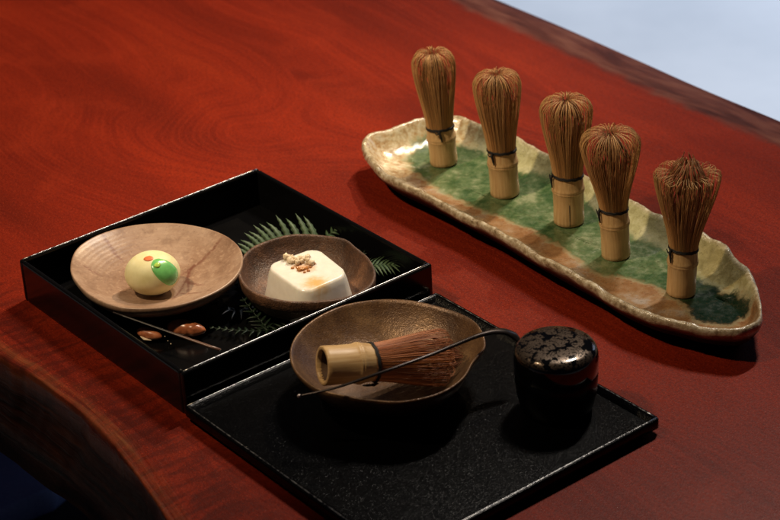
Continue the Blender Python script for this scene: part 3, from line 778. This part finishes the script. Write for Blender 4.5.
# ------------------------------------------------------------------ chasen whisks
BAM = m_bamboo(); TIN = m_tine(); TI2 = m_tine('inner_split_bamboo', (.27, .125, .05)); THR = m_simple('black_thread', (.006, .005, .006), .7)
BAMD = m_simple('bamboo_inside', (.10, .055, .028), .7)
HM_TOTAL = .130
def whisk(loc, label, hw=.0140, hh=.038, H=.130, rmax=.0215, zmax=.74, tipr=.30, flare=0., seed=0, rot=None, rz=0., group='bamboo whisks standing in a row on the long dish', tin=TIN, ti2=TI2, messy=.0):
    root = empty('tea_whisk', loc, label, 'whisk', group)
    if rot: root.rotation_mode = 'QUATERNION'; root.rotation_quaternion = rot
    rn = random.Random(seed)
    # handle: hollow bamboo with a node
    nz = hh * .72
    prof = [(hw * .80, .004), (hw * .80, .0004), (hw * .84, 0), (hw * .95, 0), (hw * 1.0, .0008), (hw, .004), (hw * .985, nz * .5), (hw * 1.0, nz - .0035), (hw * 1.05, nz - .0012),
            (hw * 1.07, nz - .0004), (hw * 1.045, nz + .0001), (hw * 1.055, nz + .0008), (hw * 1.075, nz + .0014), (hw * 1.04, nz + .0030), (hw * 1.0, nz + .0055), (hw * .97, hh - .002), (hw * .93, hh + .004)]
    mb = MB(); lathe(mb, prof, 48, wob=.012, seed=seed); mb.build('handle', BAM, root)
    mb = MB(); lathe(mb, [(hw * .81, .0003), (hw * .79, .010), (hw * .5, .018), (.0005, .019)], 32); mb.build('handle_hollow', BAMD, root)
    # outer tines
    def rprof(t, z):
        # t 0..1 in height above the thread
        up = t / zmax
        if up <= 1: s = (1 - math.cos(PI * up)) / 2 * .55 + up * .45; r = hw * .93 + (rmax - hw * .93) * s
        else: r = rmax
        return r
    mb = MB(); N = 124; K = 20
    L = H - hh
    for i in range(N):
        a0 = 2 * PI * (i + rn.uniform(-.25, .25)) / N
        k_ = rn.uniform(.95, 1.03); ztop = L * rn.uniform(.955 - .05 * flare, 1.0) * (1 - .10 * flare); tw = rn.uniform(-.05, .05) * (1 + 3 * messy); v_ = rn.random()
        tr = tipr * rn.uniform(.7, 1.3)
        clump = .15 * math.sin(a0 * 9 + seed) + .05 * math.sin(a0 * 17 + 2 * seed)
        rs = []; col = []
        for j in range(K + 1):
            u = j / K
            if u < .72:
                t = u / .72 * zmax; z = t * L; r = rprof(t, z) * (1 + (k_ - 1) * (u / .72))
            else:
                q = (u - .72) / .28; an = q * PI / 2 * 1.12
                r = rmax * k_ * (tr + (1 - tr) * math.cos(min(an, PI / 2)) ** .6) if flare < .5 else rmax * k_ * (1 - (1 - tr) * q ** 2.2)
                z = zmax * L + (ztop - zmax * L) * math.sin(min(an, PI / 2))
                if an > PI / 2: z -= .0015; r *= .9
            a = a0 + tw * u * u + clump * u ** 1.5 * .6
            wdt = (PI * 2 * hw / N * .52) * (1 - .48 * u) * (1 if u < .97 else .5); thk = .00045 * (1 - .5 * u)
            c = Vector((r * math.cos(a), r * math.sin(a), hh + z)); tg = Vector((-math.sin(a), math.cos(a), 0)); ou = Vector((math.cos(a), math.sin(a), 0))
            rs.append([c + tg * wdt - ou * thk * .3, c + ou * thk, c - tg * wdt - ou * thk * .3, c - ou * thk])
            col += [v_] * 4
        mb.rings(rs, cap0=True, cap1=True, tv=col)
    mb.build('outer_tines', tin, root)
    # inner tines: a tighter cone, tips gathered
    mb = MB(); N2 = 72
    for i in range(N2):
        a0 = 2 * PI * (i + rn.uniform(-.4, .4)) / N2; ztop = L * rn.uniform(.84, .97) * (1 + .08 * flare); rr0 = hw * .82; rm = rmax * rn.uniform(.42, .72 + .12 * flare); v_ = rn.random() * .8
        rs = []; col = []
        for j in range(13):
            u = j / 12
            r = rr0 + (rm - rr0) * min(1, u / .7) ** 1.2 if u < .7 else rm * (1 - .62 * ((u - .7) / .3) ** 1.5)
            a = a0 + .5 * u * u
            c = Vector((r * math.cos(a), r * math.sin(a), hh + ztop * u)); tg = Vector((-math.sin(a), math.cos(a), 0)); ou = Vector((math.cos(a), math.sin(a), 0))
            wdt = .0010 * (1 - .6 * u); thk = .0004
            rs.append([c + tg * wdt, c + ou * thk, c - tg * wdt, c - ou * thk]); col += [v_] * 4
        mb.rings(rs, cap0=True, cap1=True, tv=col)
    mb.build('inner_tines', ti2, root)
    # dark thread woven round the root of the tines
    mb = MB()
    for q, (zz, rr) in enumerate(((.0012, .00075), (.0026, .0007))):
        pts = []
        for j in range(49):
            a = 2 * PI * j / 48
            pts.append(Vector(((hw * .985) * math.cos(a), (hw * .985) * math.sin(a), hh + zz + .0012 * math.cos(a - rz) + .0003 * math.sin(a * 12))))
        tube(mb, pts, rr, 6)
    kd = Vector((math.cos(rz), math.sin(rz), 0))
    base = kd * hw * 1.06 + Vector((0, 0, hh + .002))
    sdv = Vector((-kd.y, kd.x, 0))
    tube(mb, [base + Vector((0, 0, .0015)), base + kd * .0012 + Vector((0, 0, -.001)), base + kd * .0012 + sdv * .0012 + Vector((0, 0, -.006)), base + kd * .0008 + sdv * .0016 + Vector((0, 0, -.0105))], [.0016, .0015, .0011, .0006], 6)
    tube(mb, [base, base + kd * .001 - sdv * .003 + Vector((0, 0, -.002)), base + kd * .001 - sdv * .005 + Vector((0, 0, .001))], [.001, .0008, .0005], 6)
    mb.build('thread', THR, root)
    return root

WZ = .0138
def upright(px, py, toppx, topy, H):
    """whisk axis from its foot, leaning as in the photo"""
    b_ = at(px, py, WZ)
    return b_
specs = [((444, 162), -4, dict(H=.1235, rmax=.0218, hw=.0142, rz=R(-95), zmax=.80, tipr=.30), 'farthest bamboo whisk with narrow crown, at the cream left end of the dish'),
         ((505, 193), -3, dict(H=.1305, hh=.046, rmax=.0232, hw=.0144, rz=R(-130), zmax=.82, tipr=.2), 'second bamboo whisk from the left end, tall rounded crown'),
         ((569, 221), -1, dict(H=.130, hh=.048, rmax=.0245, hw=.0148, rz=R(-165), zmax=.83, tipr=.2), 'middle bamboo whisk of five with a dark crack down its handle'),
         ((616, 255), -3, dict(H=.1285, hh=.047, rmax=.0272, hw=.0134, rz=R(-160), zmax=.82, tipr=.2), 'fourth bamboo whisk with the widest rounded crown'),
         ((681, 292), 2, dict(H=.131, hh=.043, rmax=.0290, hw=.0132, rz=R(-150), zmax=.84, tipr=.62, flare=1., messy=1), 'nearest bamboo whisk with flared loose crown, at the dark green right end')]
for i, ((px, py), lean, kw, label) in enumerate(specs):
    b_ = at(px, py, WZ)
    w = whisk(b_, label, seed=i + 1, **kw)
    w.rotation_euler = (R(-1.0), R(lean * .9), 0)
    if i == 2:
        mb = MB(); hw = .0148; tube(mb, [(hw * .99 * math.cos(R(-92)), hw * .99 * math.sin(R(-92)), z) for z in (.001, .012, .024)], .00035, 5)
        mb.build('handle_crack', THR, w)

# whisk in the tea bowl, lying
ax = Vector((.92, .315, -.175)).normalized()          # handle end -> tips
hb = at(322, 366, .0620)
rotq = Vector((0, 0, 1)).rotation_difference(ax)
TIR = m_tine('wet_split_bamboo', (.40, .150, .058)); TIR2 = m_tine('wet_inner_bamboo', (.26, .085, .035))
whisk(hb, 'damp bamboo whisk lying in the tea bowl, hollow handle end toward the viewer', hw=.0165, hh=.042, H=.120, rmax=.0238, zmax=.80, tipr=.5, flare=1., seed=12, rot=rotq, rz=R(-20), group='x', tin=TIR, ti2=TIR2)
for o in bpy.data.objects:
    if o.get('group') == 'x': del o['group']

# ------------------------------------------------------------------ metal spoon
SM = NT('dark_metal'); sv = SM.coord('Object'); sn = SM.noise(sv, 200, 3)
SM.set(col=(.045, .036, .034), metal=.75, rough=.3)
sp = [at(299, 396, .0575), at(335, 388, .0640), at(380, 373, .0715), at(425, 357, .0725), at(455, 345, .0705), at(476, 336.5, .0680), at(492, 332, .0660), at(504, 331.5, .0635), at(513, 335, .0595), at(519, 341, .0550)]
P = catmull(sp, 6); n = len(P)
rad = []; flt = []
for i in range(n):
    u = i / (n - 1); w_ = max(0, min(1, (u - .50) / .28)); w_ = w_ * w_ * (3 - 2 * w_)
    rad.append((.0010 + .0009 * min(1, u * 2.2) + .0026 * w_) * (1 if u < .9 else 1 - .5 * (u - .9) / .1)); flt.append(.85 - .40 * w_)
root = empty('tea_scoop', sp[0], 'slender dark metal scoop laid across the tea bowl, its bent end toward the caddy', 'scoop')
mb = MB(); tube(mb, [p - sp[0] for p in P], rad, 12, flt); mb.build('stem', SM.m, root)
mb = MB()
rs = []
for i in range(1, 10):
    f = PI * i / 10; rs.append([(.0016 * math.sin(f) * math.cos(2 * PI * j / 12), .0016 * math.sin(f) * math.sin(2 * PI * j / 12), .0016 * math.cos(f)) for j in range(12)])
mb.rings(rs, cap0=True, cap1=True); mb.build('ball_tip', m_simple('pale_metal', (.45, .38, .36), .3, metal=.6), root)

# ------------------------------------------------------------------ tea caddy
nc = at(556, 343, .0735); nc.z = .0106
root = empty('tea_caddy', nc, 'round black lacquer tea caddy with silvery brown leaf pattern on its lid', 'tea caddy')
rr = .0345
mb = MB(); lathe(mb, [(.0005, .0002), (.026, .0), (.0275, .0006), (.0305, .006), (.0330, .018), (.0341, .030), (.0343, .0378), (.0338, .0384)], 72); mb.build('body', LACM, root)
lm = NT('maki_e_lid'); lv = lm.coord('Object')
vor = lm.n('ShaderNodeTexVoronoi', feature='F1'); vor.inputs['Scale'].default_value = 140; vor.inputs['Randomness'].default_value = 1.
dn = lm.noise(lv, 170, 3, .6, 1.0, out=1)
mxv = lm.n('ShaderNodeVectorMath', operation='MULTIPLY_ADD'); lm.l(dn, mxv.inputs[0]); mxv.inputs[1].default_value = (.008, .008, 0); lm.l(lv, mxv.inputs[2])
lm.l(mxv.outputs[0], vor.inputs['Vector'])
sz = lm.n('ShaderNodeSeparateXYZ'); lm.l(lv, sz.inputs[0])
big = lm.noise(lv, 55, 3, .6)
gaps = lm.noise(lv, 330, 3, .65, 1.2)
mask = lm.math('MULTIPLY', lm.maprange(lm.math('ADD', vor.outputs['Distance'], lm.math('MULTIPLY', big, -.5)), .40, .34), lm.maprange(gaps, .42, .48))
mask = lm.math('MULTIPLY', mask, lm.maprange(sz.outputs[2], .0560, .0585))
fl = lm.noise(lv, 1500, 2)
gold = lm.ramp(fl, [(.35, (.05, .036, .026)), (.6, (.14, .10, .072))])
lm.set(col=lm.mix(mask, (.003, .003, .0035), gold), metal=lm.math('MULTIPLY', mask, .7), rough=lm.maprange(mask, 0, 1, .10, .34), coat=.35, coatr=.06)
mb = MB(); lathe(mb, [(rr * .995, .0386), (rr * 1.0, .0390), (rr * 1.005, .048), (rr * .995, .0535), (rr * .965, .0575), (rr * .91, .0603), (rr * .83, .0618), (rr * .6, .0628), (rr * .3, .0632), (.0005, .0633)], 72); mb.build('lid', lm.m, root)

# ------------------------------------------------------------------ long glazed dish
def dish():
    RZ = .034; FZ = .0125
    out_px = [(362, 144), (365, 137), (371, 133), (390, 128), (409, 122), (426, 118), (444, 116), (463, 117), (476, 122), (490, 127), (506, 132), (522, 138), (544, 151), (568, 165), (590, 177), (612, 188), (632, 199), (666, 218), (690, 226), (703, 232), (725, 245), (739, 261), (750, 273), (757, 287), (761, 305), (762, 317), (757, 324),
              (744, 330), (729, 331), (701, 328), (673, 321), (645, 313), (616, 300), (588, 283), (560, 268), (540, 257), (517, 244), (490, 228), (463, 214), (436, 200), (409, 187), (390, 178), (376, 168), (367, 156)]
    green_px = [(411, 157), (418, 146), (432, 140), (458, 147), (478, 152), (500, 162), (519, 172), (544, 181), (575, 198), (605, 222), (631, 240), (666, 252), (695, 276), (712, 288), (735, 298), (745, 314), (729, 322), (701, 318), (692, 303), (676, 294), (659, 283), (631, 273), (602, 270), (588, 258), (560, 241), (530, 224), (495, 210), (463, 197), (436, 181), (417, 169)]
    O = [at(x, y, RZ) for x, y in out_px]
    cl = catmull(O + [O[0]], 10)[:-1]
    # arclength resample
    pts = [Vector((p.x, p.y, 0)) for p in cl]; pts.append(pts[0]); ac = [0]
    for i in range(len(pts) - 1): ac.append(ac[-1] + (pts[i + 1] - pts[i]).length)
    N = 520; T = ac[-1]; rim = []; j = 0
    for i in range(N):
        s = T * i / N
        while ac[j + 1] < s: j += 1
        rim.append(pts[j].lerp(pts[j + 1], (s - ac[j]) / max(1e-9, ac[j + 1] - ac[j])))
    A0 = at(366, 142, RZ); A1 = at(757, 312, RZ); A0.z = A1.z = 0
    d = (A1 - A0); L = d.length; d.normalize(); nr = Vector((-d.y, d.x, 0))       # nr: toward the far side
    S0, S1 = A0 + d * .055, A1 - d * .055
    # shift the spine to the middle of the outline
    vs = [(p - A0).dot(nr) for p in rim]; mid = (max(vs) + min(vs)) / 2
    S0 += nr * mid; S1 += nr * mid
    sp_ = []
    for p in rim:
        u = max(0, min(1, (p - S0).dot(S1 - S0) / (S1 - S0).length_squared)); sp_.append(S0.lerp(S1, u))
    G = [at(x, y, .016) for x, y in green_px]
    GX = np.array([[g.x, g.y] for g in G])
    def gsd(p):
        q = np.array([p.x, p.y]); a = GX; b_ = np.roll(GX, -1, 0); ab = b_ - a
        t = np.clip(((q - a) * ab).sum(1) / (ab ** 2).sum(1), 0, 1); dd = np.sqrt((((a + ab * t[:, None]) - q) ** 2).sum(1)).min()
        c_ = ((a[:, 1] > q[1]) != (b_[:, 1] > q[1])) & (q[0] < (b_[:, 0] - a[:, 0]) * (q[1] - a[:, 1]) / (b_[:, 1] - a[:, 1] + 1e-12) + a[:, 0])
        return dd if c_.sum() % 2 else -dd
    cen = (S0 + S1) / 2
    prof = []      # (inset metres measured from rim toward spine, z, rim attr, under attr)
    up_in = [(.0, RZ, 1, 0), (.0022, RZ + .0010, 1, 0), (.0046, RZ - .0002, .7, 0), (.0075, RZ - .0035, .3, 0), (.011, RZ - .0080, .1, 0), (.016, RZ - .0130, 0, 0), (.021, FZ + .0055, 0, 0), (.027, FZ + .0028, 0, 0), (.034, FZ + .0012, 0, 0)]
    rings = []; A_ = dict(green=[], across=[], rim=[], along=[], under=[])
    def ringpt(i, ins, z, frac=None):
        p = rim[i]; s = sp_[i]; v_ = s - p; ln = v_.length
        k_ = ins / ln if frac is None else frac
        k_ = min(k_, .999)
        q = p + v_ * k_
        return q
    def addring(fn, ra, ua):
        r_ = []
        for i in range(N):
            q, z = fn(i); p3 = Vector((q.x, q.y, z)); r_.append(p3 - Vector((cen.x, cen.y, 0)))
            A_['green'].append(gsd(q) if not ua else -1); A_['across'].append((q - S0).dot(nr)); A_['along'].append((q - A0).dot(d)); A_['rim'].append(ra); A_['under'].append(ua)
        rings.append(r_)
    def lipz(i):
        p = rim[i]; return .0028 * noise.noise(p * 22) + .0014 * noise.noise(p * 70)
    def nz(q, amp, f): return amp * noise.noise(Vector((q.x * f, q.y * f, 1.3)))
    # under side from the foot up to the lip
    addring(lambda i: (ringpt(i, .036, 0), .0010), 0, 1)
    addring(lambda i: (ringpt(i, .034, 0), .0002), 0, 1)
    addring(lambda i: (ringpt(i, .031, 0), .0010), 0, 1)
    addring(lambda i: (ringpt(i, .024, 0), .0050), 0, 1)
    addring(lambda i: (ringpt(i, .012, 0), .0120), 0, 1)
    addring(lambda i: (ringpt(i, .004, 0), .0205), 0, 1)
    addring(lambda i: (ringpt(i, .0006, 0), RZ - .0080 + lipz(i)), .9, .35)
    addring(lambda i: (ringpt(i, -.0012 + nz(rim[i], .0010, 160), 0), RZ - .0045 + lipz(i)), 1, 0)
    for ins, z, ra, ua in up_in:
        f_ = max(0, 1 - ins / .02)
        addring(lambda i, ins=ins, z=z, f_=f_: ((lambda q: (q, z + lipz(i) * f_ + nz(q, .0012, 60) * (.4 + f_) + nz(q, .0006, 190)))(ringpt(i, ins + nz(rim[i], .0016, 45) * f_, 0))), ra, ua)
    for fr in (.72, .82, .92, .985):
        addring(lambda i, fr=fr: ((lambda q: (q, FZ + .0008 + nz(q, .0009, 60) + nz(q, .0005, 190)))(ringpt(i, 0, 0, max(fr, .036 / max(.037, (sp_[i] - rim[i]).length) )))), 0, 0)
    mb = MB(); mb.rings(rings, **A_)
    # close the middle: stitch the innermost ring as a fan of opposite points
    o = mb.build('glazed_dish', m_glaze())
    o.location = (cen.x, cen.y, 0)
    # closing strip
    import bmesh
    bm = bmesh.new(); bm.from_mesh(o.data)
    eds = [e for e in bm.edges if e.is_boundary]
    bmesh.ops.holes_fill(bm, edges=eds, sides=0)
    bmesh.ops.recalc_face_normals(bm, faces=bm.faces)
    bm.to_mesh(o.data); bm.free()
    for p in o.data.polygons: p.use_smooth = True
    tag(o, 'long leaf shaped ceramic dish glazed green amber and cream under five whisks', 'dish')
dish()
